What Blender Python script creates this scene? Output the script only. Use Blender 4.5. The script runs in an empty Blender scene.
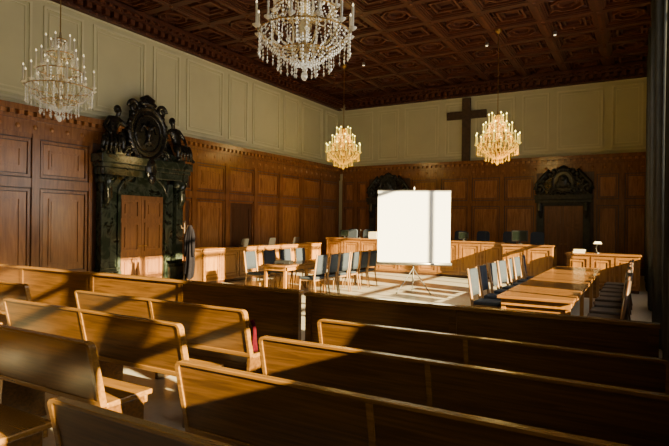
import bpy, bmesh, math, random
from mathutils import Vector, Matrix
random.seed(7)
C = bpy.context.scene.collection
PI = math.pi
# ---------------------------------------------------------------- room
XL, XR, YB, YR = -12.3, 0.45, 21.6, -4.6
ZC = 7.5          # underside of ceiling beams
ZP = 4.35         # top of wainscot
CAMZ = 1.75
# ---------------------------------------------------------------- materials
def nodes(name):
    m = bpy.data.materials.new(name); m.use_nodes = True
    nt = m.node_tree; b = nt.nodes['Principled BSDF']
    return m, nt, b
def wood(name, c1, c2, rough=.4, stretch=(1, 12, 12), scale=2.0, coat=.15, bump=.04):
    m, nt, b = nodes(name)
    tc = nt.nodes.new('ShaderNodeTexCoord'); mp = nt.nodes.new('ShaderNodeMapping')
    mp.inputs['Scale'].default_value = stretch
    n = nt.nodes.new('ShaderNodeTexNoise'); n.inputs['Scale'].default_value = scale
    n.inputs['Detail'].default_value = 6; n.inputs['Distortion'].default_value = .6
    oi = nt.nodes.new('ShaderNodeObjectInfo')
    nt.links.new(tc.outputs['Object'], mp.inputs['Vector'])
    va = nt.nodes.new('ShaderNodeVectorMath'); va.operation = 'ADD'
    nt.links.new(mp.outputs[0], va.inputs[0])
    mm = nt.nodes.new('ShaderNodeMath'); mm.operation = 'MULTIPLY'; mm.inputs[1].default_value = 20
    nt.links.new(oi.outputs['Random'], mm.inputs[0]); nt.links.new(mm.outputs[0], va.inputs[1])
    nt.links.new(va.outputs[0], n.inputs['Vector'])
    cr = nt.nodes.new('ShaderNodeValToRGB')
    cr.color_ramp.elements[0].position = .34; cr.color_ramp.elements[0].color = (*c1, 1)
    cr.color_ramp.elements[1].position = .66; cr.color_ramp.elements[1].color = (*c2, 1)
    nt.links.new(n.outputs['Fac'], cr.inputs[0]); nt.links.new(cr.outputs[0], b.inputs['Base Color'])
    b.inputs['Roughness'].default_value = rough; b.inputs['Coat Weight'].default_value = coat
    b.inputs['Coat Roughness'].default_value = .2
    bp = nt.nodes.new('ShaderNodeBump'); bp.inputs['Strength'].default_value = bump
    nt.links.new(n.outputs['Fac'], bp.inputs['Height']); nt.links.new(bp.outputs[0], b.inputs['Normal'])
    return m
def plain(name, c, rough=.6, metal=0, noise=.12, scale=8, emit=None, es=0, spec=.5):
    m, nt, b = nodes(name)
    n = nt.nodes.new('ShaderNodeTexNoise'); n.inputs['Scale'].default_value = scale; n.inputs['Detail'].default_value = 4
    tc = nt.nodes.new('ShaderNodeTexCoord'); nt.links.new(tc.outputs['Object'], n.inputs['Vector'])
    cr = nt.nodes.new('ShaderNodeValToRGB')
    cr.color_ramp.elements[0].position = .3; cr.color_ramp.elements[1].position = .7
    cr.color_ramp.elements[0].color = (*[x*(1-noise) for x in c], 1)
    cr.color_ramp.elements[1].color = (*[min(1, x*(1+noise)) for x in c], 1)
    nt.links.new(n.outputs['Fac'], cr.inputs[0]); nt.links.new(cr.outputs[0], b.inputs['Base Color'])
    b.inputs['Roughness'].default_value = rough; b.inputs['Metallic'].default_value = metal
    b.inputs['Specular IOR Level'].default_value = spec
    if emit: b.inputs['Emission Color'].default_value = (*emit, 1); b.inputs['Emission Strength'].default_value = es
    return m
def marble(name, c1, c2):
    m, nt, b = nodes(name)
    tc = nt.nodes.new('ShaderNodeTexCoord'); n = nt.nodes.new('ShaderNodeTexNoise')
    n.inputs['Scale'].default_value = 1.9; n.inputs['Detail'].default_value = 8; n.inputs['Distortion'].default_value = 1.8
    nt.links.new(tc.outputs['Object'], n.inputs['Vector'])
    cr = nt.nodes.new('ShaderNodeValToRGB'); e = cr.color_ramp.elements
    e[0].position = .40; e[0].color = (*c1, 1); e[1].position = .58; e[1].color = (c1[0]*2, c1[1]*2.1, c1[2]*2, 1)
    k = cr.color_ramp.elements.new(.48); k.color = (*c2, 1)
    nt.links.new(n.outputs['Fac'], cr.inputs[0]); nt.links.new(cr.outputs[0], b.inputs['Base Color'])
    b.inputs['Roughness'].default_value = .12
    return m
def crystal(name, tint, tr, es, trans=.35):
    m, nt, b = nodes(name)
    g = nt.nodes.new('ShaderNodeBsdfGlossy'); g.inputs['Color'].default_value = (*tint, 1); g.inputs['Roughness'].default_value = .1
    t = nt.nodes.new('ShaderNodeBsdfTransparent'); t.inputs['Color'].default_value = (*tint, 1)
    mx = nt.nodes.new('ShaderNodeMixShader'); mx.inputs[0].default_value = trans
    d = nt.nodes.new('ShaderNodeBsdfTranslucent'); d.inputs['Color'].default_value = (*tint, 1)
    mx2 = nt.nodes.new('ShaderNodeMixShader'); mx2.inputs[0].default_value = tr
    em = nt.nodes.new('ShaderNodeEmission'); em.inputs[0].default_value = (*tint, 1); em.inputs[1].default_value = es  # added glow stands in for light caught by the cut glass
    ad = nt.nodes.new('ShaderNodeAddShader')
    nt.links.new(t.outputs[0], mx.inputs[2]); nt.links.new(g.outputs[0], mx.inputs[1])
    nt.links.new(mx.outputs[0], mx2.inputs[1]); nt.links.new(d.outputs[0], mx2.inputs[2])
    nt.links.new(mx2.outputs[0], ad.inputs[0]); nt.links.new(em.outputs[0], ad.inputs[1])
    nt.links.new(ad.outputs[0], nt.nodes['Material Output'].inputs['Surface'])
    return m
M = dict(
 bench=wood('bench_wood', (.060,.026,.005), (.135,.060,.012), .30, (1.0, 14, 20), 2.2, .5),
 bench_edge=wood('bench_edge_wood', (.15,.070,.012), (.25,.122,.026), .25, (1.0, 14, 20), 2.2, .6),
 panel=wood('panel_wood', (.16,.060,.018), (.26,.104,.032), .26, (9, 9, 1), 1.8, .45),
 field=wood('panel_field_wood', (.23,.092,.027), (.37,.155,.048), .26, (9, 9, 1), 1.8, .45),
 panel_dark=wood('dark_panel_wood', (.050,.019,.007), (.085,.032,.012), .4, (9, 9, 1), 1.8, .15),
 door=wood('door_wood', (.16,.068,.025), (.25,.11,.042), .34, (9, 9, 1), 1.6, .2),
 ceil=wood('ceiling_wood', (.045,.012,.006), (.078,.021,.009), .5, (3, 3, 3), 1.6, .05),
 ceil2=wood('ceiling_moulding_wood', (.072,.020,.009), (.115,.035,.015), .5, (3, 3, 3), 1.6, .05),
 desk=wood('desk_wood', (.24,.105,.020), (.37,.170,.036), .32, (9, 9, 1.5), 1.5, .3),
 desk_top=wood('desk_top_wood', (.17,.075,.020), (.27,.122,.034), .2, (1, 8, 8), 1.5, .6),
 cream=plain('cream_plaster', (.51,.50,.34), .8, noise=.05, scale=1.2),
 cream2=plain('cream_moulding', (.59,.575,.41), .75, noise=.04, scale=2),
 floor=plain('grey_linoleum', (.38,.36,.31), .3, noise=.1, scale=14),
 marble=marble('green_black_marble', (.008,.012,.009), (.050,.063,.050)),
 bronze=plain('black_bronze', (.020,.019,.017), .2, .4, .3, 12),
 greystone=plain('dark_grey_green_stone', (.030,.033,.029), .25, .1, .35, 9),
 brass=plain('brass', (.42,.27,.09), .3, 1, .1),
 glass_arm=crystal('cut_glass_arm', (.75,.68,.50), .3, .02, .5),
 silver=plain('dull_steel', (.35,.35,.35), .35, .9, .05),
 candle=plain('candle_white', (.80,.77,.66), .5, noise=.02),
 flame_w=plain('bulb_glow_pale', (1,.9,.7), .4, emit=(1,.82,.5), es=1.6),
 flame_a=plain('bulb_glow_amber', (1,.8,.3), .4, emit=(1,.82,.18), es=16),
 cry_w=crystal('clear_crystal', (.92,.90,.80), .3, .09, .45),
 cry_a=crystal('amber_lit_crystal', (1,.70,.06), .45, .55, .3),  # candlelight painted in: amber tint plus glow of its own
 candle_a=plain('amber_lit_candle', (.8,.62,.15), .5, noise=.02, emit=(1,.74,.10), es=1.0),  # candle shaft with the lamp glow put into its colour
 blue=plain('blue_grey_fabric', (.034,.043,.062), .9, noise=.15, scale=40, spec=.15),
 dkfab=plain('dark_brown_upholstery', (.030,.020,.014), .6, noise=.2, scale=40),
 dkwood=wood('dark_chair_wood', (.06,.027,.012), (.10,.045,.02), .35, (6, 6, 1), 2, .3),
 palewood=wood('pale_chair_wood', (.20,.105,.036), (.28,.15,.055), .5, (6, 6, 1), 2, .05),
 black=plain('black_plastic', (.012,.012,.013), .4),
 white=plain('white_screen_fabric', (.72,.77,.86), .8, noise=.01),
 paper=plain('cream_paper', (.45,.40,.30), .8, noise=.05),
 curtain=plain('dark_curtain_cloth', (.055,.060,.057), .9, noise=.2, scale=6),
 navy=plain('dark_coat_cloth', (.010,.009,.013), .95, noise=.2, scale=20, spec=.05),
 red=plain('crimson_cloth', (.05,.003,.008), .95, noise=.2, scale=20, spec=.05),
 wframe=plain('window_frame_paint', (.35,.30,.22), .5),
 iron=plain('dark_cross_wood', (.060,.036,.020), .6, noise=.3),
 shade=plain('lamp_shade_white', (.75,.72,.62), .6, noise=.03),
)
# ---------------------------------------------------------------- mesh builder
class MB:
    def __init__(s): s.v = []; s.f = []; s.T = None
    def add(s, vs, fs):
        o = len(s.v)
        for p in vs:
            p = Vector(p)
            s.v.append(tuple(s.T @ p) if s.T is not None else tuple(p))
        s.f += [tuple(i+o for i in f) for f in fs]
    def box(s, x0, x1, y0, y1, z0, z1, R=None, o=(0,0,0)):
        vs = [(x,y,z) for z in (z0,z1) for y in (y0,y1) for x in (x0,x1)]
        if R is not None: vs = [R @ Vector(p) + Vector(o) for p in vs]
        s.add(vs, [(0,2,3,1),(4,5,7,6),(0,1,5,4),(2,6,7,3),(0,4,6,2),(1,3,7,5)]); return s
    def prism(s, poly, f0, f1):
        n = len(poly)
        s.add([f0(p) for p in poly]+[f1(p) for p in poly],
              [tuple(range(n)), tuple(range(2*n-1, n-1, -1))]+[(i,(i+1)%n,(i+1)%n+n,i+n) for i in range(n)]); return s
    def ring(s, outer, inner, f0, f1):
        n = len(outer); vs = [f0(p) for p in outer]+[f0(p) for p in inner]+[f1(p) for p in outer]+[f1(p) for p in inner]
        fs = []
        for i in range(n):
            j = (i+1) % n
            fs += [(i,j,n+j,n+i),(2*n+i,3*n+i,3*n+j,2*n+j),(i,2*n+i,2*n+j,j),(n+i,n+j,3*n+j,3*n+i)]
        s.add(vs, fs); return s
    def frame(s, x0, x1, z0, z1, w, y0, y1):   # rectangular frame in xz, depth y0..y1
        s.ring([(x0,z0),(x1,z0),(x1,z1),(x0,z1)], [(x0+w,z0+w),(x1-w,z0+w),(x1-w,z1-w),(x0+w,z1-w)],
               lambda p:(p[0],y0,p[1]), lambda p:(p[0],y1,p[1])); return s
    def lathe(s, prof, seg=16, c=(0,0,0), sx=1, sy=1):
        vs = []; n = len(prof)
        for r, z in prof:
            for k in range(seg):
                a = 2*PI*k/seg; vs.append((c[0]+r*sx*math.cos(a), c[1]+r*sy*math.sin(a), c[2]+z))
        fs = [(i*seg+k, i*seg+(k+1)%seg, (i+1)*seg+(k+1)%seg, (i+1)*seg+k) for i in range(n-1) for k in range(seg)]
        fs += [tuple(range(seg-1,-1,-1)), tuple((n-1)*seg+k for k in range(seg))]
        s.add(vs, fs); return s
    def tube(s, pts, r, seg=8, closed=False):
        pts = [Vector(p) for p in pts]; n = len(pts)
        rs = r if isinstance(r, (list,tuple)) else [r]*n
        vs = []; prev = None
        for i, p in enumerate(pts):
            if closed: d = pts[(i+1)%n]-pts[i-1]
            else: d = pts[min(i+1,n-1)]-pts[max(i-1,0)]
            d.normalize()
            if prev is None:
                up = Vector((0,0,1)) if abs(d.z) < .9 else Vector((1,0,0)); a = d.cross(up).normalized()
            else: a = (prev - d*prev.dot(d)).normalized()
            prev = a; b = d.cross(a)
            for k in range(seg):
                t = 2*PI*k/seg; vs.append(p+(a*math.cos(t)+b*math.sin(t))*rs[i])
        m = n if closed else n-1
        fs = [(i*seg+k, i*seg+(k+1)%seg, ((i+1)%n)*seg+(k+1)%seg, ((i+1)%n)*seg+k) for i in range(m) for k in range(seg)]
        if not closed: fs += [tuple(range(seg-1,-1,-1)), tuple((n-1)*seg+k for k in range(seg))]
        s.add(vs, fs); return s
    def ell(s, c, r, seg=12, rings=7):
        prof = [(math.sin(PI*i/rings), -math.cos(PI*i/rings)) for i in range(1, rings)]
        vs = [(c[0], c[1], c[2]-r[2])]
        for a, z in prof:
            for k in range(seg):
                t = 2*PI*k/seg; vs.append((c[0]+r[0]*a*math.cos(t), c[1]+r[1]*a*math.sin(t), c[2]+r[2]*z))
        vs.append((c[0], c[1], c[2]+r[2])); L = len(vs)-1; n = len(prof)
        fs = [(0, 1+(k+1)%seg, 1+k) for k in range(seg)]
        fs += [(1+i*seg+k, 1+i*seg+(k+1)%seg, 1+(i+1)*seg+(k+1)%seg, 1+(i+1)*seg+k) for i in range(n-1) for k in range(seg)]
        fs += [(L, 1+(n-1)*seg+k, 1+(n-1)*seg+(k+1)%seg) for k in range(seg)]
        s.add(vs, fs); return s
    def octa(s, c, r, h):
        x,y,z = c
        s.add([(x,y,z+h),(x+r,y,z+h*.25),(x,y+r,z+h*.25),(x-r,y,z+h*.25),(x,y-r,z+h*.25),(x,y,z-h)],
              [(0,1,2),(0,2,3),(0,3,4),(0,4,1),(5,2,1),(5,3,2),(5,4,3),(5,1,4)]); return s
    def build(s, name, mat, parent=None, smooth=False, bevel=0):
        me = bpy.data.meshes.new(name); me.from_pydata(s.v, [], s.f)
        bm = bmesh.new(); bm.from_mesh(me); bmesh.ops.recalc_face_normals(bm, faces=bm.faces); bm.to_mesh(me); bm.free()
        if smooth:
            for p in me.polygons: p.use_smooth = True
        me.materials.append(mat)
        o = bpy.data.objects.new(name, me); C.objects.link(o)
        if parent: o.parent = parent
        if bevel:
            b = o.modifiers.new('bev', 'BEVEL'); b.width = bevel; b.segments = 2; b.limit_method = 'ANGLE'
        return o
def thing(name, label, cat, loc=(0,0,0), rz=0, group=None):
    o = bpy.data.objects.new(name, None); C.objects.link(o); o.location = loc; o.rotation_euler = (0,0,rz)
    o['label'] = label; o['category'] = cat
    if group: o['group'] = group
    o.empty_display_size = .2
    return o
def tag(o, label, cat, group=None):
    o['label'] = label; o['category'] = cat
    if group: o['group'] = group
    return o
def struct(o): o['kind'] = 'structure'; return o
def dup(root, loc, rz, label):
    r = root.copy(); C.objects.link(r); r.location = loc; r.rotation_euler = (0,0,rz); r['label'] = label
    for ch in list(root.children):
        c = ch.copy(); C.objects.link(c); c.parent = r
        for g in list(ch.children):
            d = g.copy(); C.objects.link(d); d.parent = c
    return r
ORD = ['first','second','third','fourth','fifth','sixth','seventh','eighth']
# wall-local transforms: local x along wall, local y = distance out of the wall, z up
TL = Matrix(((0,1,0,XL),(1,0,0,0),(0,0,1,0),(0,0,0,1)))
TB = Matrix(((1,0,0,0),(0,-1,0,YB),(0,0,1,0),(0,0,0,1)))
# ---------------------------------------------------------------- shell
m = MB(); m.box(XL-.3, XR+.3, YR-.3, YB+.3, -.2, 0); struct(m.build('floor', M['floor']))
m = MB(); m.box(XL-.3, XL, YR, YB, 0, ZC+.2); wl = struct(m.build('wall_left', M['cream']))
m = MB(); m.box(XL-.3, XR+.3, YB, YB+.3, 0, ZC+.2); wb = struct(m.build('wall_back', M['cream']))
m = MB(); m.box(XL-.3, XR+.3, YR-.3, YR, 0, ZC+.2); struct(m.build('wall_front', M['cream']))
# right wall with unseen window openings, sills and bars shaped for the sun patches they cast (centre, half width, mullion offsets, mullion half thickness, sill height)
WIN = [(-.85,1.6,(-.5,.5),.09,1.6), (2.25,1.05,(-.38,.38),.08,1.6), (7.1,1.5,(-.5,.5),.05,1.0), (10.9,1.5,(-.9,.34),.035,1.0), (14.5,1.4,(-.45,.45),.05,1.0)]; WZ1 = 5.35
m = MB(); xa, xb = XR, XR+.3
m.box(xa, xb, YR, YB, 0, 1.0); m.box(xa, xb, YR, YB, WZ1, ZC+.2)
ys = [YR]
for w_ in WIN:
    ys += [w_[0]-w_[1], w_[0]+w_[1]]
    if w_[4] > 1.0: m.box(xa, xb, w_[0]-w_[1], w_[0]+w_[1], 1.0, w_[4])
ys.append(YB)
for i in range(0, len(ys), 2):
    if ys[i+1] > ys[i]: m.box(xa, xb, ys[i], ys[i+1], 1.0, WZ1)
struct(m.build('wall_right', M['cream']))
for i, (c, WW, mq, mt, WZ0) in enumerate(WIN):
    m = MB(); m.T = Matrix(((0,1,0,XR+.12),(1,0,0,c),(0,0,1,0),(0,0,0,1)))
    m.frame(-WW, WW, WZ0, WZ1, .08, 0, .06)
    for x in mq: m.box(x-mt, x+mt, 0, .08, WZ0+.08, WZ1-.08)
    for z in (2.15, 2.9, 3.65, 4.4) if i < 2 else (2.3, 4.75): m.box(-WW+.08, WW-.08, .005, .055, z-.045, z+.045)  # bar spacing and thickness chosen for the shadow bands
    struct(m.build('window_%d' % (i+1), M['wframe']))
# ceiling (shallow coffers: every depth is multiplied by DZ)
DZ = .5
m = MB(); m.box(XL-.3, XR+.3, YR-.3, YB+.3, ZC+.35*DZ, ZC+.55); cl = struct(m.build('ceiling', M['ceil']))
NX, NY = 9, 18; dx = (XR-XL)/NX; dy = (YB-YR)/NY; BW = .11
m = MB()
for i in range(NX+1): x = XL+i*dx; m.box(max(XL,x-BW), min(XR,x+BW), YR, YB, ZC, ZC+.35*DZ)
for j in range(NY+1): y = YR+j*dy; m.box(XL, XR, max(YR,y-BW), min(YB,y+BW), ZC+.004, ZC+.35*DZ)
m.build('beam_grid', M['ceil'], cl)
m = MB(); m2 = MB()
for i in range(NX+1):
    x = XL+i*dx
    for j in range(NY):
        y = YR+j*dy
        m2.box(min(max(x,XL+.05),XR-.05)-.04, min(max(x,XL+.05),XR-.05)+.04, y+BW+.1, y+dy-BW-.1, ZC-.015, ZC)
for i in range(NX):
    for j in range(NY):
        cx = XL+(i+.5)*dx; cy = YR+(j+.5)*dy; h = dx/2-BW; k = dy/2-BW
        def rg(mb, ax, ay, w, z0):
            mb.ring([(cx-ax,cy-ay),(cx+ax,cy-ay),(cx+ax,cy+ay),(cx-ax,cy+ay)],
                    [(cx-ax+w,cy-ay+w),(cx+ax-w,cy-ay+w),(cx+ax-w,cy+ay-w),(cx-ax+w,cy+ay-w)],
                    lambda p:(p[0],p[1],ZC+z0*DZ), lambda p:(p[0],p[1],ZC+.34*DZ))
        rg(m, h, k, .05, .05); rg(m2, h-.05, k-.05, .04, .12)
        rg(m, h-.14, k-.14, .03, .2)
        if (i+j) % 2 == 0:
            for R, w, z in ((.43,.06,.12),(.26,.05,.20)):
                o_ = [(cx+R*math.cos(a*PI/4+PI/8), cy+R*math.sin(a*PI/4+PI/8)) for a in range(8)]
                i_ = [(cx+(R-w)*math.cos(a*PI/4+PI/8), cy+(R-w)*math.sin(a*PI/4+PI/8)) for a in range(8)]
                m2.ring(o_, i_, lambda p:(p[0],p[1],ZC+z*DZ), lambda p:(p[0],p[1],ZC+.34*DZ))
            for a in range(4):
                t = a*PI/2+PI/4; R = .43; ex = h-.07
                m2.tube([(cx+R*math.cos(t),cy+R*math.sin(t),ZC+.25*DZ),(cx+ex*(1 if math.cos(t)>0 else -1),cy+ex*(1 if math.sin(t)>0 else -1),ZC+.25*DZ)], .03, 4)
        else:
            rg(m2, .35, .35, .06, .12); rg(m, .23, .23, .05, .2)
            for sx in (-1,1):
                m2.box(*sorted((cx+sx*.35, cx+sx*(h-.09))), cy-.03, cy+.03, ZC+.18*DZ, ZC+.34*DZ)
                m2.box(cx-.03, cx+.03, *sorted((cy+sx*.35, cy+sx*(k-.09))), ZC+.18*DZ, ZC+.34*DZ)
for i in range(1, NX):
    for j in range(1, NY):
        m2.ell((XL+i*dx, YR+j*dy, ZC), (.06,.06,.03), 8, 5)
m.build('coffer_moulding', M['ceil'], cl); m2.build('coffer_ornament', M['ceil2'], cl)
# top cornice with dentils (left + back)
def cornice(idx, T, a0, a1):
    m = MB(); m.T = T
    m.box(a0, a1, 0, .42, ZC-.10, ZC+.0); m.box(a0, a1, 0, .30, ZC-.22, ZC-.10); m.box(a0, a1, 0, .10, ZC-.42, ZC-.22)
    m.box(a0, a1, 0, .16, ZC-.46, ZC-.40)
    o = struct(m.build('trim_%d' % idx, M['ceil']))
    m = MB(); m.T = T; n = int((a1-a0)/.26)
    for i in range(n):
        a = a0+(i+.5)*(a1-a0)/n; m.box(a-.07, a+.07, .10, .26, ZC-.36, ZC-.22)
        m.box(a-.05, a+.05, .30, .40, ZC-.16, ZC-.10); m.ell((a+.13, .31, ZC-.13), (.03,.03,.05), 6, 4)
        m.ell((a, .16, ZC-.43), (.05,.03,.04), 6, 4)
    m.build('dentil_row', M['ceil2'], o)
cornice(1, TL, YR, YB); cornice(2, TB, XL+.42, XR)
# wainscot
def bays(idx, T, spans, full, top, dark=()):
    m = MB(); m.T = T
    for a0, a1 in full: m.box(a0, a1, 0, .05, 0, 3.9)
    o = struct(m.build('trim_%d' % idx, M['panel_dark']))
    fr = MB(); fr.T = T; fd = MB(); fd.T = T; dk = MB(); dk.T = T
    for q, (a0, a1) in enumerate(spans):
        g = .09
        fr.box(a0, a0+g, .05, .12, .3, 3.75); fr.box(a1-g, a1, .05, .12, .3, 3.75)
        for z0, z1 in ((.3,.42),(2.5,2.72),(3.65,3.75)): fr.box(a0+g, a1-g, .05, .10, z0, z1)
        for z0, z1 in ((.42,2.5),(2.72,3.65)):
            fr.frame(a0+g+.03, a1-g-.03, z0+.03, z1-.03, .06, .05, .095)
            x0, x1, y0, y1 = a0+g+.11, a1-g-.11, z0+.11, z1-.11
            if x1-x0 < .15: continue
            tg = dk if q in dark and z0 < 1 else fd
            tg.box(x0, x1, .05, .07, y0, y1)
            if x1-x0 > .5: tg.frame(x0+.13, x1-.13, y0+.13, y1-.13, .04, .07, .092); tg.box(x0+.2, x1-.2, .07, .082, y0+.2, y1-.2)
    fr.build('stile_and_rail', M['panel'], o); fd.build('panel_field', M['field'], o)
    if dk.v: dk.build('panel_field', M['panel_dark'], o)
    b = MB(); b.T = T; e = MB(); e.T = T; dn = MB(); dn.T = T
    for a0, a1 in full: b.box(a0, a1, .05, .16, 0, .26)
    a0, a1 = top
    e.box(a0, a1, .05, .12, 3.75, 4.05); e.box(a0, a1, 0, .2, 4.05, 4.13); e.box(a0, a1, 0, .16, 4.13, 4.22); e.box(a0, a1, 0, .32, 4.22, 4.35)
    n = int((a1-a0)/.2)
    for i in range(n):
        a = a0+(i+.5)*(a1-a0)/n; dn.box(a-.05, a+.05, .16, .27, 4.13, 4.22)
        if i % 2 == 0: dn.ell((a, .12, 3.9), (.06,.03,.06), 6, 4)
    b.build('plinth', M['panel_dark'], o); e.build('entablature', M['panel'], o); dn.build('dentil_row', M['field'], o)
ls = [(-4.55+i*1.46, -4.55+(i+1)*1.46) for i in range(9)]
ls += [(12.2+i*1.55, 12.2+(i+1)*1.55) for i in range(6)]+[(11.66,12.2)]
bays(3, TL, ls, [(YR, YB)], (YR, YB), dark=(10,))
bb = [(-12.0,-11.3),(-11.3,-10.6)]+[(-8.6+i*1.3, -7.3+i*1.3) for i in range(4)]+[(-1.4,-.5),(-.5,.4)]
bays(4, TB, bb, [(-11.98, XR)], (-11.98, XR))
# cream wall frames
def frames(T, spans, parent):
    m = MB(); m.T = T
    for a0, a1 in spans:
        m.frame(a0+.14, a1-.14, 4.62, 6.85, .06, 0, .04); m.frame(a0+.27, a1-.27, 4.75, 6.72, .03, 0, .022)
    for z in (4.5, 6.97): m.box(spans[0][0], spans[-1][1], 0, .03, z, z+.05)
    m.build('plaster_moulding', M['cream2'], parent)
def alt(a, w1, w2, n):
    out = []
    for i in range(n):
        w_ = w1 if i % 2 == 0 else w2; out.append((a, a+w_)); a += w_
    return out
frames(TL, alt(-4.55, 1.95, 1.315, 16), wl)
frames(TB, alt(-12.2, 1.85, 1.27, 8), wb)
# ---------------------------------------------------------------- statue via skin modifier
def skin_body(name, J, E, parent, mat):
    keys = list(J); me = bpy.data.meshes.new(name)
    me.from_pydata([J[k][0] for k in keys], [(keys.index(a), keys.index(b)) for a, b in E], [])
    me.materials.append(mat)
    o = bpy.data.objects.new(name, me); C.objects.link(o); o.parent = parent
    sk = o.modifiers.new('skin', 'SKIN'); sk.use_smooth_shade = True
    for i, k in enumerate(keys):
        r = J[k][1]; me.skin_vertices[0].data[i].radius = (r, r); me.skin_vertices[0].data[i].use_root = (k == 'pelvis')
    su = o.modifiers.new('sub', 'SUBSURF'); su.levels = 1; su.render_levels = 1
    return o
def seated(parent, sx, x, z, s):
    # seated figure leaning against the cartouche; sx = direction toward the cartouche
    def P(a, b, c): return (x+a*sx*s, -.30-b*s, z+c*s)
    J = {'pelvis':(P(-.12,0,.16),.16*s),'waist':(P(-.04,.0,.34),.13*s),'chest':(P(.06,.02,.55),.165*s),'neck':(P(.12,.04,.72),.06*s),
     'jaw':(P(.15,.06,.80),.075*s),'head':(P(.17,.06,.89),.098*s),'crown':(P(.17,.03,.98),.06*s),
     'sh1':(P(.24,.0,.64),.08*s),'el1':(P(.40,.06,.52),.06*s),'wr1':(P(.50,.06,.70),.045*s),'ha1':(P(.54,.04,.76),.05*s),
     'sh2':(P(-.12,.02,.66),.08*s),'el2':(P(-.30,.08,.44),.06*s),'wr2':(P(-.24,.26,.28),.045*s),'ha2':(P(-.18,.30,.24),.05*s),
     'hi1':(P(.06,.06,.13),.13*s),'kn1':(P(.14,.34,.20),.10*s),'an1':(P(.14,.34,-.14),.06*s),'to1':(P(.16,.46,-.20),.045*s),
     'hi2':(P(-.22,.06,.13),.13*s),'kn2':(P(-.40,.28,.14),.10*s),'an2':(P(-.46,.26,-.14),.06*s),'to2':(P(-.52,.38,-.20),.045*s)}
    E = [('pelvis','waist'),('waist','chest'),('chest','neck'),('neck','jaw'),('jaw','head'),('head','crown'),('chest','sh1'),('sh1','el1'),('el1','wr1'),('wr1','ha1'),
     ('chest','sh2'),('sh2','el2'),('el2','wr2'),('wr2','ha2'),('pelvis','hi1'),('hi1','kn1'),('kn1','an1'),('an1','to1'),('pelvis','hi2'),('hi2','kn2'),('kn2','an2'),('an2','to2')]
    st = skin_body('statue', J, E, parent, M['bronze'])
    m = MB()
    for q in range(5):
        f = q/4; a0 = -.36+.50*f
        m.tube([P(a0*.6,.08,.24),P(a0*.95,.30,.20),P(a0,.36,.03),P(a0*1.1,.34,-.2)], [.06*s,.055*s,.05*s,.04*s], 6)
    m.build('drapery', M['bronze'], st, True)
    m = MB(); hx, hy, hz = P(.165,.03,.91); m.ell((hx-.02*sx*s,hy+.03*s,hz+.02*s), (.105*s,.115*s,.11*s), 10, 6); m.build('hair', M['bronze'], st, True)
def spiral(c, R, turns, dirn, n=22, y=0):
    return [(c[0]+dirn*R*(1-i/n*.8)*math.cos(i/n*turns*2*PI), y, c[1]+R*(1-i/n*.8)*math.sin(i/n*turns*2*PI)) for i in range(n+1)]
def cartouche(t, zc, rx, rz, yd, crown=True, mt='bronze', big=True):
    m = MB()
    N = 28; o_ = [(rx*math.cos(2*PI*i/N), zc+rz*math.sin(2*PI*i/N)) for i in range(N)]
    m.prism([(p[0]*.85, zc+(p[1]-zc)*.85) for p in o_], lambda p:(p[0],yd+.14,p[1]), lambda p:(p[0],yd,p[1]))
    m.build('shield', M[mt], t)
    m = MB()
    m.tube([(p[0]*.92, yd+.02, zc+(p[1]-zc)*.92) for p in o_], rx*.13, 8, True)
    if big: m.tube([(p[0]*.66, yd-.02, zc+(p[1]-zc)*.66) for p in o_], rx*.05, 6, True)
    for k in range(18):
        a = 2*PI*k/18; m.ell((rx*.98*math.cos(a), yd, zc+rz*.98*math.sin(a)), (rx*.12,.08,rx*.12), 8, 5)
    m.build('wreath_frame', M[mt], t, True)
    m = MB()
    for s_ in (-1,1):
        m.tube(spiral((s_*rx*.85, zc-rz*.80), rx*.36, 1.4, s_, y=yd+.02), rx*.09, 6)
        m.tube(spiral((s_*rx*.72, zc+rz*.86), rx*.28, 1.3, s_, y=yd+.02), rx*.08, 6)
        m.tube([(s_*rx*.2, yd, zc-rz*1.0),(s_*rx*.5, yd-.04, zc-rz*1.15),(s_*rx*.9, yd, zc-rz*1.02)], [rx*.12,rx*.16,rx*.05], 6)
    m.build('scroll_ornament', M[mt], t, True)
    m = MB()      # relief on the shield
    if big:
        m.tube([(0,yd-.03,zc-rz*.45),(0,yd-.05,zc),(0,yd-.03,zc+rz*.45)], [rx*.06,rx*.12,rx*.05], 6)
        for s_ in (-1,1):
            m.tube([(0,yd-.03,zc+rz*.1),(s_*rx*.28,yd-.05,zc+rz*.3),(s_*rx*.42,yd-.02,zc+rz*.02)], [rx*.1,rx*.07,rx*.03], 6)
            m.tube([(0,yd-.03,zc-rz*.2),(s_*rx*.2,yd-.04,zc-rz*.42)], [rx*.08,rx*.04], 6)
    else:
        m.ell((0,yd-.04,zc), (rx*.5,.07,rz*.6), 10, 6); m.ell((0,yd-.09,zc+rz*.25), (rx*.25,.06,rz*.25), 8, 5)
        for s_ in (-1,1): m.ell((s_*rx*.42,yd-.03,zc-rz*.3), (rx*.25,.06,rz*.3), 8, 5)
    m.build('relief', M[mt], t, True)
    if crown:
        m = MB(); m.lathe([(rx*.42,0),(rx*.5,rz*.08),(rx*.36,rz*.16),(rx*.40,rz*.26),(rx*.18,rz*.36),(rx*.05,rz*.42)], 10, (0,yd+.05,zc+rz*.98), 1, .6)
        m.build('crown', M[mt], t, True)
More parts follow.
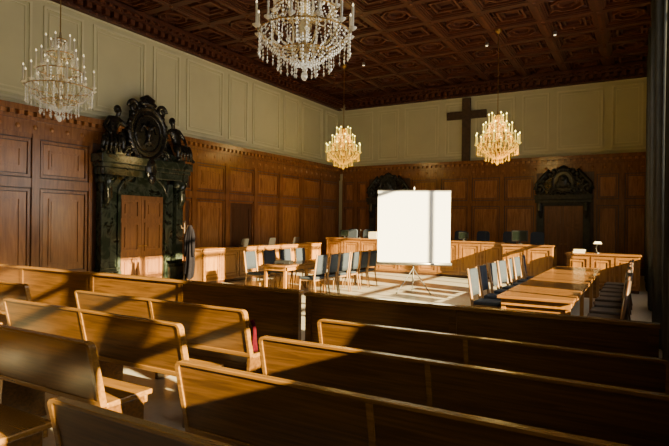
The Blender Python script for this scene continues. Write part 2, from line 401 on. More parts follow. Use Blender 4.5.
# big left doorway ------------------------------------------------
PY = 10.1
t = thing('marble_doorway', 'tall dark green marble door surround with black bronze seated figures on the long left wall', 'doorway', (XL+.12, PY, 0), PI/2)
t.scale = (.92, .72, .98)
for s_ in (-1,1):
    m = MB(); m.box(s_*.90, s_*1.62, -.42, 0, 0, .42); m.box(s_*.92, s_*1.56, -.36, 0, .42, .52); m.build('plinth', M['marble'], t, bevel=.01)
    m = MB(); m.box(s_*1.24, s_*1.52, -.32, 0, .52, 2.8); m.box(s_*.95, s_*1.17, -.2, 0, .52, 2.9); m.build('pilaster', M['marble'], t, bevel=.015)
    m = MB(); m.tube([(s_*1.38,-.30,2.2),(s_*1.38,-.44,2.45),(s_*1.38,-.42,2.75),(s_*1.38,-.5,3.0)], [.08,.14,.12,.17], 8)
    m.box(s_*1.18, s_*1.56, -.45, 0, 2.8, 3.0); m.build('console', M['marble'], t, True)
    m = MB()
    m.prism([(s_*.62,3.55),(s_*1.55,3.55),(s_*1.5,3.65),(s_*.95,3.78),(s_*.62,3.9)], lambda p:(p[0],-.42,p[1]), lambda p:(p[0],0,p[1]))
    m.build('broken_pediment', M['marble'], t, bevel=.02)
m = MB(); m.frame(-.93, .93, -.1, 2.6, .1, -.24, 0); m.box(-.93, .93, -.16, 0, 2.6, 3.05); m.build('architrave', M['marble'], t)
m = MB(); m.tube([( .9*math.cos(a), -.2, 2.52+.6*math.sin(a)) for a in [PI*i/14 for i in range(15)]], .05, 6); m.build('arch_moulding', M['marble'], t, True)
m = MB(); m.box(-1.6, 1.6, -.5, 0, 3.0, 3.2); m.box(-1.65, 1.65, -.58, 0, 3.2, 3.32); m.box(-1.7, 1.7, -.64, 0, 3.32, 3.55); m.build('entablature', M['marble'], t, bevel=.02)
cartouche(t, 4.27, .72, .80, -.42)
m = MB(); m.box(-.45,.45,-.3,0,3.55,4.9)
m.prism([(-1.25,3.6),(1.25,3.6),(.95,4.1),(.6,4.5),(-.6,4.5),(-.95,4.1)], lambda p:(p[0],-.28,p[1]), lambda p:(p[0],0,p[1])); m.build('backing_slab', M['bronze'], t)
m = MB(); m.ell((0,-.60,3.26),(.22,.1,.34)); m.ell((0,-.66,3.0),(.13,.1,.18)); m.build('mascaron', M['bronze'], t, True)
seated(t, 1, -1.18, 3.82, 1.06); seated(t, -1, 1.18, 3.82, 1.06)
def dbl_door(n, loc, rz, w, h, mat):
    t = bpy.data.objects.new('door_%d' % n, None); C.objects.link(t); t.location = loc; t.rotation_euler = (0,0,rz); t['kind'] = 'structure'
    for s_ in (-1,1):
        m = MB(); a, b = sorted((s_*.006, s_*w/2)); m.box(a, b, -.06, -.02, 0, h)
        for z0, z1 in ((.15,.75),(.9,1.7),(1.82,h-.12)): m.frame(a+.09, b-.09, z0, z1, .06, -.10, -.06); m.box(a+.22, b-.22, -.09, -.06, z0+.13, z1-.13)
        lf = m.build('door_leaf', mat, t)
        h_ = MB(); h_.tube([(s_*.05,-.06,1.05),(s_*.05,-.12,1.05),(s_*.14,-.12,1.05)], .012, 6); h_.build('door_handle', M['brass'], lf)
dbl_door(1, (XL+.12, PY, 0), PI/2, 1.56, 2.46, M['door'])
def small_portal(x, label, n):
    g = M['greystone']
    t = thing('marble_doorway', label, 'doorway', (x, YB-.05, 0), 0)
    for s_ in (-1,1):
        m = MB(); m.box(s_*.66, s_*.95, -.28, 0, 0, .4); m.build('plinth', g, t)
        m = MB(); m.box(s_*.68, s_*.92, -.2, 0, .4, 2.6); m.tube([(s_*.8,-.22,2.0),(s_*.8,-.3,2.3),(s_*.8,-.26,2.6)],[.05,.1,.08],8); m.build('pilaster', g, t, bevel=.01)
    m = MB(); m.box(-.68, .68, -.14, 0, 2.5, 2.75); m.box(-.98, .98, -.3, 0, 2.6, 2.72); m.box(-1.0, 1.0, -.36, 0, 2.72, 2.9); m.build('entablature', g, t, bevel=.01)
    m = MB(); pts = [(.80*math.cos(PI*i/16), 2.9+.85*math.sin(PI*i/16)) for i in range(17)]
    m.prism(pts, lambda p:(p[0],-.16,p[1]), lambda p:(p[0],0,p[1])); m.build('tympanum', M['bronze'], t)
    m = MB()
    for i in range(17):
        a = PI*i/16; m.ell((.86*math.cos(a), -.18, 2.92+.92*math.sin(a)), (.10,.10,.10), 8, 5)
    for s_ in (-1,1):
        m.tube(spiral((s_*.82, 3.1), .2, 1.4, s_, y=-.22), .05, 6)
        m.tube([(s_*.9,-.2,2.95),(s_*.95,-.24,3.3),(s_*.7,-.22,3.6),(s_*.5,-.2,3.85)], [.09,.07,.08,.05], 6)
    m.build('carved_foliage', g, t, True)
    cartouche(t, 3.40, .40, .44, -.24, True, 'greystone', False)
    dbl_door(n, (x, YB-.05, 0), 0, 1.34, 2.48, M['door'])
small_portal(-2.43, 'dark carved arched doorway with brown double door at right of the back wall', 3)
small_portal(-9.6, 'dark carved arched doorway on the back wall, partly behind the projection screen', 2)
# cross
t = thing('wall_cross', 'large dark wooden cross high on the cream back wall', 'cross', (-6.17, YB, 4.35))
m = MB(); m.box(-.17,.17,-.16,-.04,.0,2.62); m.build('upright', M['iron'], t, bevel=.01)
m = MB(); m.box(-.82,.82,-.155,-.045,1.76,2.08); m.build('crossbar', M['iron'], t, bevel=.01)
# ---------------------------------------------------------------- camera maths for placement along known heights
YAW = math.radians(30.0); F = Vector((-math.sin(YAW), math.cos(YAW), 0)); R_ = Vector((math.cos(YAW), math.sin(YAW), 0)); FP = 525.0; ROLL = .0105
# ---------------------------------------------------------------- chandeliers
def chandelier(fl, cr, metal, arm_m, cand, label, loc, topz, bs=1.0):
    t = thing('chandelier', label, 'chandelier', loc, random.random(), 'crystal chandeliers hung from the coffered ceiling')
    m = MB(); m.tube([(0,0,1.45),(0,0,topz-loc[2])], .012, 6); m.lathe([(.03,-.12),(.10,-.05),(.11,0)], 12, (0,0,topz-loc[2])); m.build('hanging_rod', M['brass'], t)
    m = MB(); m.lathe([(.01,.12),(.05,.18),(.08,.25),(.03,.33),(.03,.45),(.07,.52),(.09,.6),(.04,.7),(.03,.85),(.06,.92),(.03,1.0),(.025,1.2),(.06,1.28),(.09,1.33),(.03,1.4),(.015,1.5)], 12); m.build('stem', arm_m, t, True)
    for Rr, z in ((.58,.50),(.40,.80),(.24,1.10),(.12,1.36),(.34,.26)):
        m = MB(); m.tube([(Rr*math.cos(2*PI*k/24),Rr*math.sin(2*PI*k/24),z) for k in range(24)], .010, 6, True); m.build('ring', metal, t, True)
    ma = MB(); ma.tube([(.03,0,.38),(.18,0,.28),(.38,0,.30),(.52,0,.40),(.62,0,.52)], .012, 5)
    mb_ = MB(); mb_.tube([(.03,0,.75),(.14,0,.66),(.28,0,.66),(.40,0,.82)], .011, 5)
    mc_ = MB(); mc_.tube([(.03,0,1.05),(.12,0,.98),(.24,0,1.12)], .010, 5)
    def can(h):
        q = MB(); q.lathe([(.012,-.03),(.05,0),(.055,.012),(.016,.018),(.016,.03),(.016,h),(.008,h+.004)], 8); return q
    def fla(h):
        q = MB(); q.lathe([(.006,h),(.014*bs,h+.016),(.011*bs,h+.03),(.003,h+.05)], 6); return q
    def drop(n, s, ln):
        q = MB()
        for i in range(n): q.octa((0,0,-.02-i*ln/n), bs*s*(.8+.6*(i==n-1)), ln/n*.5*(1+.4*(i==n-1)))
        return q
    tiers = ((12,.62,.53,.27,ma),(8,.41,.83,.28,mb_),(6,.25,1.13,.26,mc_))
    for n, Rr, z, h, am in tiers:
        base = None
        for k in range(n):
            a = 2*PI*k/n
            if base is None:
                arm = am.build('arm', arm_m, t, True)
                cd = can(h).build('candle', cand, t, True); fm = fla(h).build('bulb', fl, cd, True); base = (arm, cd, fm)
                arm_k, cd_k = arm, cd
            else:
                arm_k = base[0].copy(); C.objects.link(arm_k); arm_k.parent = t
                cd_k = base[1].copy(); C.objects.link(cd_k); cd_k.parent = t
                f = base[2].copy(); C.objects.link(f); f.parent = cd_k
            arm_k.rotation_euler = (0,0,a); cd_k.location = (Rr*math.cos(a), Rr*math.sin(a), z)
    for n, Rr, z, q in ((32,.58,.50,drop(6,.013,.30)),(20,.40,.80,drop(5,.012,.26)),(12,.24,1.10,drop(5,.012,.22)),(10,.12,1.36,drop(4,.012,.2)),(16,.34,.26,drop(5,.014,.24)),(8,.16,.2,drop(5,.014,.24))):
        b0 = None
        for k in range(n):
            a = 2*PI*(k+.5)/n
            if b0 is None: b0 = q.build('crystal_strand', cr, t); o = b0
            else: o = b0.copy(); C.objects.link(o); o.parent = t
            o.location = (Rr*math.cos(a), Rr*math.sin(a), z); o.rotation_euler = (0,0,a)
    q = MB()
    def swag(R0, z0, R1, z1, n, sag, b, rr):
        for k in range(n):
            a = 2*PI*(k+.25)/n
            for j in range(b):
                f = (j+.5)/b; R = R0+(R1-R0)*f; z = z0+(z1-z0)*f-sag*math.sin(PI*f)
                q.octa((R*math.cos(a), R*math.sin(a), z), rr*bs, rr*1.5*bs)
    swag(.12,1.36,.24,1.10,10,.05,7,.011); swag(.24,1.10,.40,.80,16,.08,9,.011); swag(.40,.80,.58,.50,20,.08,10,.011)
    swag(.58,.50,.34,.26,24,.06,9,.012); swag(.34,.26,.03,.10,16,.05,9,.013); swag(.05,1.0,.05,.4,6,0,16,.016)
    o = q.build('crystal_bead_curtain', cr, t); o['kind'] = 'stuff'
    m = MB(); m.ell((0,0,-.04),(.045,.045,.06),8,6); m.octa((0,0,.06),.03,.05); m.build('bottom_ball', cr, t, True)
    return t
chandelier(M['flame_w'], M['cry_w'], M['brass'], M['glass_arm'], M['candle'], 'crystal chandelier nearest the camera, cut off by the top of the picture', (-3.7, 5.6, 3.66), ZC)
c1 = chandelier(M['flame_w'], M['cry_w'], M['brass'], M['glass_arm'], M['candle'], 'pale crystal chandelier hanging at far left before the cream wall', (-8.95, 5.65, 3.6), ZC)
c1.scale = (.92, .92, 1)
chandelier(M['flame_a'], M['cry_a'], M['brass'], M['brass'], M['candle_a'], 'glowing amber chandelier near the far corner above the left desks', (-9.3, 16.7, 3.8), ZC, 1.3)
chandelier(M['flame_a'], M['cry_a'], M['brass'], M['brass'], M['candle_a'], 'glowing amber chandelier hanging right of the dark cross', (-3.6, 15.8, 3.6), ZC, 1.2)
for (x,y,z,e) in ((-3.7,5.6,4.5,8),(-8.95,5.65,4.5,6),(-9.3,16.7,4.8,70),(-3.6,15.8,4.6,90)):
    l = bpy.data.lights.new('chandelier_glow', 'POINT'); l.energy = e; l.color = (1,.72,.28); l.shadow_soft_size = .35
    o = bpy.data.objects.new('chandelier_glow', l); C.objects.link(o); o.location = (x,y,z)
# downlights
for i, (px, py, lab) in enumerate(((485,43,'small round ceiling spotlight above the right chandelier'),(553,32,'small round ceiling spotlight nearest the right wall'),(362,63,'small round ceiling spotlight near the far left corner'))):
    u = (px-334.5)/FP; v = (223-py)/FP + ROLL*u; tt = (ZC-CAMZ)/v; p = (F+R_*u)*tt
    t = thing('ceiling_spotlight', lab, 'spotlight', (p.x, p.y, ZC), 0, 'small ceiling spotlights')
    m = MB(); m.lathe([(.05,-.09),(.06,-.08),(.06,.01)], 12); m.build('housing', M['silver'], t)
    m = MB(); m.lathe([(.03,-.1),(.04,-.09)], 12); m.build('lens', plain('spot_lens',(1,.9,.7),.3,emit=(1,.8,.5),es=2), t)
# ---------------------------------------------------------------- benches
BL = 2.65; BH = .90
def ty(z): return (BH-z)*.22
def rounded(x0, x1, z0, z1, r, n=4):
    P = [(x0,z0),(x1,z0)]
    for i in range(n+1): a = PI/2*i/n; P.append((x1-r+r*math.cos(a), z1-r+r*math.sin(a)))
    for i in range(n+1): a = PI/2*i/n; P.append((x0+r-r*math.sin(a), z1-r+r*math.cos(a)))
    return P
def make_bench(label, loc, L=BL):
    t = thing('bench', label, 'bench', loc, 0, 'rows of wooden public benches')
    h = L/2
    fr = MB(); fr.ring(rounded(-h,h,.42,BH,.045), rounded(-h+.035,h-.035,.465,BH-.022,.026), lambda p:(p[0],ty(p[1])-.010,p[1]), lambda p:(p[0],ty(p[1])+.045,p[1]))
    fr.build('back_frame', M['bench_edge'], t, bevel=.004)
    for a, b in ((-h+.035,-.018),(.018,h-.035)):
        m = MB(); m.prism([(a,.465),(b,.465),(b,BH-.022),(a,BH-.022)], lambda p:(p[0],ty(p[1]),p[1]), lambda p:(p[0],ty(p[1])+.03,p[1])); m.build('back_panel', M['bench'], t)
    m = MB(); m.prism([(-.018,.465),(.018,.465),(.018,BH-.022),(-.018,BH-.022)], lambda p:(p[0],ty(p[1])-.008,p[1]), lambda p:(p[0],ty(p[1])+.04,p[1])); m.build('middle_stile', M['bench_edge'], t)
    m = MB(); m.box(-h+.01, h-.01, .15, .56, .40, .44); m.box(-h+.03, h-.03, .50, .53, .34, .40); m.build('seat', M['bench_edge'], t, bevel=.008)
    for x in (-h+.02, -.02, h-.06):
        m = MB(); m.prism([(.10,0),(.50,0),(.48,.08),(.49,.40),(.16,.40),(.12,.42),(.11,.30)], lambda p:(x,p[0],p[1]), lambda p:(x+.04,p[0],p[1])); m.build('leg_panel', M['bench'], t, bevel=.004)
    return t
rows = [3.95, 3.12, 2.30, 1.50]
b0 = None
blk = [('right block', -2.45+BL/2, rows, -.03), ('middle block', -3.27-BL/2, rows, 0), ('far left block', -6.97-BL/2, rows[:2], 0)]
rown = ['front row next to the barrier','second row back from the barrier','third row back from the barrier','rearmost row nearest the camera']
for bn, x, rr, j in blk:
    for i, y in enumerate(rr):
        lab = 'golden brown wooden bench in the %s, %s' % (bn, rown[i])
        if b0 is None: b0 = make_bench(lab, (x,y,0))
        else: dup(b0, (x,y,0), 0, lab)
# barrier ----------------------------------------------------------
def barrier(x0, x1, y, H, label, n):
    t = thing('barrier', label, 'barrier', ((x0+x1)/2, y, 0), 0, 'low wooden barriers'); h = (x1-x0)/2
    m = MB(); m.box(-h, h, -.005, .035, .06, H-.03); m.build('board', M['bench'], t)
    m = MB(); m.box(-h-.01, h+.01, -.035, .065, H-.03, H+.005); m.build('top_rail', M['bench_edge'], t, bevel=.005)
    m = MB(); m.box(-h, h, -.02, .05, 0, .10); m.build('base_rail', M['bench'], t)
    for k in range(n+1):
        a = -h+k*(2*h-.07)/n; m = MB(); m.box(a, a+.07, -.022, -.005, .10, H-.03); m.build('stile', M['bench'], t)
barrier(-12.12, -3.2, 4.8, 1.0, 'long low wooden barrier running from the left wall to the narrow gap', 5)
barrier(-3.10, .15, 4.78, .99, 'low wooden barrier right of the narrow gap, reaching the curtains', 2)
# crimson cloth over bench end
m = MB(); K = 4; vs = []
for i in range(10):
    zz = .80-.0382*i
    for k in range(K): vs.append((-3.24+.015*math.sin(k*1.7+i*.4)-.06*(i/9)**2, 3.975+.022*k+.01*math.sin(i*.8)+ty(zz)*.6+.07*(i/9), zz))
fs = [(i*K+k,i*K+k+1,(i+1)*K+k+1,(i+1)*K+k) for i in range(9) for k in range(K-1)]
m.add(vs, fs); o = m.build('scarf', M['red'], None, True); sd = o.modifiers.new('s','SOLIDIFY'); sd.thickness = .012
tag(o, 'crimson scarf hanging at the end of the front middle bench', 'scarf')
# ---------------------------------------------------------------- chairs
def make_chair(label, loc, rz, fab, frame, group):
    t = thing('conference_chair', label, 'chair', loc, rz, group)
    m = MB(); m.box(-.22,.22,-.2,.23,.43,.49); m.build('seat', fab, t, bevel=.02)
    m = MB(); N = 6; vs = []
    for j in range(5):
        z = .56+j*.11; w = .195 - (.02 if j==4 else 0)
        for i in range(N+1):
            a = -1+2*i/N; vs.append((a*w, -.215-.10*(z-.5)-.03*(1-a*a), z))
    m.add(vs, [(j*(N+1)+i, j*(N+1)+i+1, (j+1)*(N+1)+i+1, (j+1)*(N+1)+i) for j in range(4) for i in range(N)])
    o = m.build('backrest', fab, t, True); s_ = o.modifiers.new('s','SOLIDIFY'); s_.thickness = .045; s_.offset = 0
    for sx in (-1,1):
        m = MB(); m.tube([(sx*.21,.2,.43),(sx*.22,.22,0)], [.018,.014], 6); m.build('leg', frame, t, True)
        m = MB(); m.tube([(sx*.225,-.285,1.02),(sx*.225,-.21,.5),(sx*.22,-.20,.42),(sx*.225,-.27,0)], [.02,.026,.024,.014], 6); m.build('leg', frame, t, True)
    m = MB(); m.box(-.2,.2,-.19,.21,.395,.43); m.build('seat_frame', frame, t)
    return t
first = {}
def chair(kind, label, x, y, rz, group):
    fab, frm = {'blue':(M['blue'],M['palewood']), 'dark':(M['dkfab'],M['dkwood'])}[kind]
    if kind not in first: first[kind] = make_chair(label, (x,y,0), rz, fab, frm, group)
    else:
        c = dup(first[kind], (x,y,0), rz, label); c['group'] = group
for i in range(7):
    chair('blue', 'blue-grey chair left of the long right table, %s from the camera' % ORD[i], -2.14+random.uniform(-.03,.03), 8.85+i*.76, -PI/2+random.uniform(-.12,.12), 'blue-grey chairs left of the long right table')
for i in range(8):
    chair('dark', 'dark brown chair between the long right table and the curtains, %s from the camera' % ORD[i], -.38, 8.2+i*.7, PI/2+random.uniform(-.12,.12), 'dark chairs by the curtains')
for i in range(6):
    chair('blue', 'sunlit chair between the light table and the screen, %s from the camera' % ORD[i], -6.62, 10.45+i*.55, PI/2+random.uniform(-.1,.1), 'chairs right of the left table')
for i in range(4):
    chair('blue', 'blue-grey chair between the light table and left desk, %s from the camera' % ORD[i], -8.3, 10.55+i*.75, -PI/2+random.uniform(-.15,.15), 'chairs left of the left table')
# ---------------------------------------------------------------- tables and desks
def table(label, x0, x1, y0, y1, n, panel=False):
    t = thing('long_table', label, 'table', ((x0+x1)/2,(y0+y1)/2,0)); hx = (x1-x0)/2; hy = (y1-y0)/2
    m = MB(); m.box(-hx,hx,-hy,hy,.71,.75); m.build('tabletop', M['desk_top'], t, bevel=.006)
    m = MB(); m.ring([(-hx+.05,-hy+.05),(hx-.05,-hy+.05),(hx-.05,hy-.05),(-hx+.05,hy-.05)],[(-hx+.08,-hy+.08),(hx-.08,-hy+.08),(hx-.08,hy-.08),(-hx+.08,hy-.08)], lambda p:(p[0],p[1],.62), lambda p:(p[0],p[1],.71)); m.build('apron', M['desk'], t)
    if panel:
        for e in (-1, 1): m = MB(); m.box(-hx+.08, hx-.08, e*(hy-.10)-.012, e*(hy-.10)+.012, .04, .62); m.build('end_panel', M['desk_top'], t)
        m = MB(); m.box(-.015, .015, -hy+.12, hy-.12, .04, .70); m.build('modesty_panel', M['desk_top'], t)
    for k in range(n):
        for sx in (-1,1):
            y = -hy+.1+k*(2*hy-.2)/(n-1); m = MB(); m.box(sx*(hx-.08)-.03, sx*(hx-.08)+.03, y-.03, y+.03, 0, .705); m.build('leg', M['desk'], t)
table('long wooden table at right with a row of chairs on each side', -1.72, -.72, 7.6, 13.9, 4, True)
table('light wooden table left of the projection screen with chairs around it', -7.72, -7.0, 9.9, 13.6, 3)
def desk(label, x0, x1, y0, y1, H, face, n):
    # face: 'y' panels on -y side, 'x' panels on +x side
    t = thing('court_desk', label, 'desk', ((x0+x1)/2,(y0+y1)/2,0)); hx = (x1-x0)/2; hy = (y1-y0)/2
    m = MB(); m.box(-hx+.03,hx-.03,-hy+.03,hy-.03,.08,H-.05); m.build('body', M['desk'], t)
    m = MB(); m.box(-hx,hx,-hy,hy,H-.05,H); m.build('desk_top', M['desk_top'], t, bevel=.008)
    m = MB(); m.box(-hx+.05,hx-.05,-hy+.05,hy-.05,0,.08); m.build('base', M['panel_dark'], t)
    m = MB()
    if face == 'y': m.T = Matrix(((1,0,0,0),(0,-1,0,-hy+.03),(0,0,1,0),(0,0,0,1))); W = hx-.03
    else: m.T = Matrix(((0,1,0,hx-.03),(1,0,0,0),(0,0,1,0),(0,0,0,1))); W = hy-.03
    for k in range(n):
        a0 = -W+k*2*W/n; a1 = a0+2*W/n; m.frame(a0+.02, a1-.02, .12, H-.08, .07, 0, .02); m.frame(a0+.14, a1-.14, .24, H-.2, .03, 0, .012)
    m.build('front_frame', M['desk_top'], t)
    return t
desk('long judges desk across the back of the room behind the screen', -10.2, -3.62, 17.0, 17.8, 1.2, 'y', 9)
desk('sunlit wooden desk running along the left wall beyond the doorway', -10.9, -10.3, 10.6, 16.9, 1.0, 'x', 8)
desk('square sunlit desk at right end of the judges desk', -3.6, -2.1, 16.4, 17.3, 1.16, 'y', 2)
desk('low wooden desk at far right near the curtains', -1.7, .1, 15.6, 16.4, 1.0, 'y', 3)
# judges chairs
def judge_chair(label, loc):
    t = thing('high_back_chair', label, 'chair', loc, PI, 'high-backed chairs behind the judges desk')
    m = MB(); m.box(-.25,.25,-.22,.25,.55,.65); m.build('seat', M['blue'], t, bevel=.03)
    m = MB(); m.prism(rounded(-.22,.22,.72,1.52,.1), lambda p:(p[0],-.2-(p[1]-.6)*.1,p[1]), lambda p:(p[0],-.27-(p[1]-.6)*.1,p[1])); m.build('backrest', M['blue'], t, bevel=.015)
    for s_ in (-1,1): m = MB(); m.tube([(s_*.27,-.22,.62),(s_*.28,-.2,.85),(s_*.28,.15,.86)], .018, 6); m.build('armrest', M['black'], t)
    m = MB(); m.lathe([(.24,0),(.22,.05),(.04,.10),(.035,.55)], 10); m.build('pedestal', M['black'], t)
    return t
jc = None
for i, x in enumerate((-9.9,-9.2,-8.3,-7.5,-5.5,-4.7,-3.8,-2.9)):
    lab = 'high-backed blue chair behind the judges desk, %s from the left' % ORD[i]
    if jc is None: jc = judge_chair(lab, (x,18.3,0))
    else: dup(jc, (x,18.3,0), PI, lab)
# desk items
def laptop(label, x, y, z, rz):
    t = thing('laptop', label, 'laptop', (x,y,z), rz, 'black laptops on the left desk')
    m = MB(); m.box(-.17,.17,-.12,.12,0,.02); m.build('keyboard_base', M['black'], t)
    m = MB(); m.prism([(-.17,.02),(.17,.02),(.17,.24),(-.17,.24)], lambda p:(p[0],.12+(p[1]-.02)*.2,p[1]), lambda p:(p[0],.132+(p[1]-.02)*.2,p[1])); m.build('display', M['black'], t)
for i, y in enumerate((12.6, 14.0, 15.4)): laptop('black laptop open on the left desk, %s from the camera' % ORD[i], -10.6, y, 1.0, -PI/2)
glass = plain('dark_screen_glass',(.006,.010,.008),.25)
def monitor(label, x, y, z, s=1):
    t = thing('computer_monitor', label, 'monitor', (x,y,z), .1); t.scale = (s,s,s)
    m = MB(); m.box(-.24,.24,-.03,.03,.08,.42); m.build('housing', M['black'], t, bevel=.01)
    m = MB(); m.lathe([(.12,0),(.11,.015),(.03,.03),(.025,.12)], 10, (0,.0,0)); m.build('foot', M['black'], t)
    m = MB(); m.box(-.21,.21,-.034,-.03,.11,.39); m.build('screen_glass', glass, t)
monitor('black computer monitor standing on the square desk at the right', -3.15, 16.9, 1.16)
monitor('small black monitor on the judges desk just right of the projection screen', -5.05, 17.4, 1.2, .7)
monitor('small black monitor on the judges desk near its left end', -9.6, 17.4, 1.2, .7)
def microphone(label, x, y, z):
    t = thing('microphone', label, 'microphone', (x,y,z), 0, 'desk microphones on the judges desk')
    m = MB(); m.lathe([(.07,0),(.065,.02),(.02,.03)], 10); m.build('base', M['black'], t)
    m = MB(); m.tube([(0,0,.02),(0,.02,.16),(0,.09,.28)], .007, 6); m.build('gooseneck', M['black'], t)
    m = MB(); m.ell((0,.11,.30),(.025,.035,.03),8,5); m.build('head', M['black'], t, True)
for i, (x, w_) in enumerate(((-8.9,'between the left monitor and cream folders'),(-7.2,'right of the cream folders'),(-4.3,'near the right end of the long desk'))):
    microphone('black gooseneck microphone on the judges desk %s' % w_, x, 17.25, 1.2)
t = thing('desk_lamp', 'small desk lamp with white shade on the far right low desk', 'lamp', (-.95,16.0,1.0), .3); t.scale = (.7,.7,.75)
m = MB(); m.lathe([(.09,0),(.085,.02),(.015,.03)], 12); m.build('base', M['black'], t)
m = MB(); m.tube([(0,0,.02),(-.05,0,.2),(.02,0,.36)], .01, 6); m.build('stem', M['black'], t)
m = MB(); m.prism([(-.16,.34),(.16,.34),(.10,.42),(-.10,.42)], lambda p:(p[0],-.08,p[1]), lambda p:(p[0],.08,p[1])); m.build('lamp_shade', M['shade'], t, bevel=.01)
def stack(label, x, y, z, n):
    t = thing('paper_stack', label, 'papers', (x,y,z), .2)
    for k in range(n):
        m = MB(); a = random.uniform(-.02,.02); m.box(-.15+a,.15+a,-.11,.11,k*.05,k*.05+.046); m.build('folder', M['paper'], t, bevel=.004)
stack('tall stack of cream folders on the judges desk left of the screen', -8.35, 17.3, 1.2, 5)
stack('low stack of cream folders beside the lamp on the far right desk', -1.4, 15.9, 1.0, 2)
t = thing('briefcase', 'black briefcase lying on the near end of the light left table', 'bag', (-7.3,10.25,.75), .3)
m = MB(); m.box(-.2,.2,-.14,.14,0,.09); m.build('body', M['black'], t, bevel=.02)
m = MB(); m.tube([(-.06,-.14,.045),(-.06,-.18,.045),(.06,-.18,.045),(.06,-.14,.045)], .01, 6); m.build('handle', M['black'], t)
# ---------------------------------------------------------------- projection screen
SX, SY = -4.9, 12.5
t = thing('projection_screen', 'white square projection screen on a tripod in the middle of the room', 'projection screen', (SX,SY,0), math.radians(24))
m = MB(); m.box(-.91,.91,-.004,.004,.78,2.58); m.build('screen_fabric', M['white'], t)
m = MB(); m.tube([(-.95,0,.74),(.95,0,.74)], .04, 10); m.build('roller_case', M['silver'], t, True)
m = MB(); m.box(-.92,.92,-.012,.012,2.57,2.6); m.build('top_bar', M['silver'], t)
m = MB(); m.tube([(0,.06,.25),(0,.06,2.66),(0,.0,2.66),(0,0,2.6)], .014, 6); m.build('pole', M['silver'], t)
for k in range(3):
    a = 2*PI*k/3+PI/2
    m = MB(); m.tube([(.0,.06,.62),(.48*math.cos(a),.06+.48*math.sin(a),.012)], .012, 6); lg = m.build('leg', M['silver'], t)
    m = MB(); m.lathe([(.02,0),(.02,.03)], 8, (.48*math.cos(a),.06+.48*math.sin(a),0)); m.build('rubber_foot', M['black'], lg)
# ---------------------------------------------------------------- coat stand
t = thing('coat_stand', 'slim coat stand beside the left desk and marble doorway', 'coat stand', (-9.3,9.0,0))
m = MB(); m.tube([(0,0,.04),(0,0,1.72)], .016, 8); m.ell((0,0,1.74),(.03,.03,.03)); m.build('pole', M['iron'], t)
m = MB(); m.lathe([(.17,0),(.16,.03),(.03,.06)], 14); m.build('base', M['iron'], t)
for k in range(4): a = PI/2*k; m = MB(); m.tube([(0,0,1.6),(.08*math.cos(a),.08*math.sin(a),1.58),(.11*math.cos(a),.11*math.sin(a),1.66)], .009, 6); m.build('hook', M['iron'], t)
def garment(name, mat, label, cx, cy, z1, z0, w, d, ph):
    m = MB(); S = 30; prof = []; NJ = 16
    for j in range(NJ+1):
        f = j/NJ; z = z1+(z0-z1)*f; ww = w*(.25+.62*min(1,f*8)+.1*math.sin(9*f+ph)-.22*math.sin(PI*min(1,f*1.5))+.1*f)
        for k in range(S):
            a = 2*PI*k/S; rr = 1+.28*math.sin(5*a+ph+f*1.4)*min(1,f*2)
            prof.append((cx+ww*rr*math.cos(a)+.04*f*math.sin(ph+4*f), cy+d*(.4+.6*min(1,f*3))*rr*math.sin(a), z+.07*math.sin(2*a+ph)*f*f))
    m.add(prof, [(j*S+k,j*S+(k+1)%S,(j+1)*S+(k+1)%S,(j+1)*S+k) for j in range(NJ) for k in range(S)]+[tuple(range(S))])
    for s_ in (-1,1):
        m.tube([(cx+s_*w*.6,cy,z1-.10),(cx+s_*w*1.0,cy-.02,z1-.28),(cx+s_*w*1.1,cy-.03,z1-.50),(cx+s_*w*1.0,cy-.02,z1-.72)], [.03,.046,.04,.036], 8)
    return tag(m.build(name, mat, None, True), label, 'coat')
garment('coat', M['navy'], 'long dark coat hanging on the near side of the coat stand', -9.10, 9.0, 1.66, .45, .11, .08, 0)
garment('coat', M['red'], 'short crimson coat hanging on the far side of the coat stand', -9.3, 9.2, 1.60, .8, .09, .07, 2)
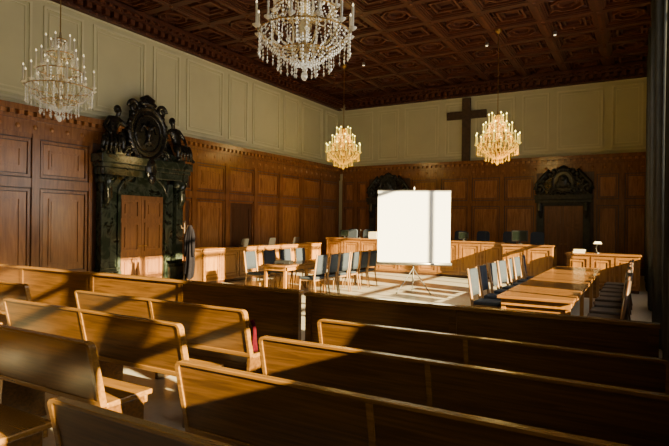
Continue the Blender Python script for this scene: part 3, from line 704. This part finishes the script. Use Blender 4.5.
# ---------------------------------------------------------------- curtains
for i, (y, hw) in enumerate(((5.12,.45),(9.0,.42),(12.75,.4),(16.5,.5),(19,.5))):
    m = MB(); n = 60; vs = []
    for k in range(n+1):
        f = k/n; yy = y-hw+2*hw*f; xx = .30+.09*math.sin(f*2*PI*6)
        for z in (.03, 2.5, 5.0, 7.0): vs.append((xx+.015*math.sin(z*2+k*.2), yy, z))
    m.add(vs, [(k*4+j,(k+1)*4+j,(k+1)*4+j+1,k*4+j+1) for k in range(n) for j in range(3)])
    o = m.build('curtain', M['curtain'], None, True); s_ = o.modifiers.new('s','SOLIDIFY'); s_.thickness = .015
    tag(o, 'dark floor-length curtain on the right wall, %s from the camera' % ORD[i], 'curtain', 'dark curtains along the right wall')
# ---------------------------------------------------------------- light
sun = bpy.data.lights.new('sun', 'SUN'); sun.energy = 60; sun.color = (1,.77,.36); sun.angle = .010
so = bpy.data.objects.new('sun', sun); C.objects.link(so); so.rotation_euler = Vector((-1,.28,-.36)).to_track_quat('-Z','Y').to_euler()
for i, (c, w_, q, mt, z0) in enumerate(WIN):
    a = bpy.data.lights.new('window_skylight', 'AREA'); a.shape = 'RECTANGLE'; a.size = 2*w_; a.size_y = 3.7; a.energy = 110 if i < 2 else 135; a.color = (1,.93,.80)
    o = bpy.data.objects.new('window_skylight', a); C.objects.link(o); o.location = (XR+.35, c, (1.6+WZ1)/2)
    o.rotation_euler = Vector((-1,0,0)).to_track_quat('-Z','Z').to_euler()
w = bpy.data.worlds.new('sky'); bpy.context.scene.world = w; w.use_nodes = True
bg = w.node_tree.nodes['Background']; bg.inputs[0].default_value = (.85,.88,1,1); bg.inputs[1].default_value = .5
# ---------------------------------------------------------------- camera
cd = bpy.data.cameras.new('camera'); cd.sensor_width = 36; cd.lens = FP/669*36; cd.clip_start = .05
co = bpy.data.objects.new('camera', cd); C.objects.link(co)
Z = Vector((0,0,1)); r2 = R_*math.cos(ROLL)+Z*math.sin(ROLL); u2 = -R_*math.sin(ROLL)+Z*math.cos(ROLL)
Mx = Matrix((r2, u2, -F)).transposed().to_4x4(); Mx.translation = Vector((0,0,CAMZ)); co.matrix_world = Mx
bpy.context.scene.camera = co
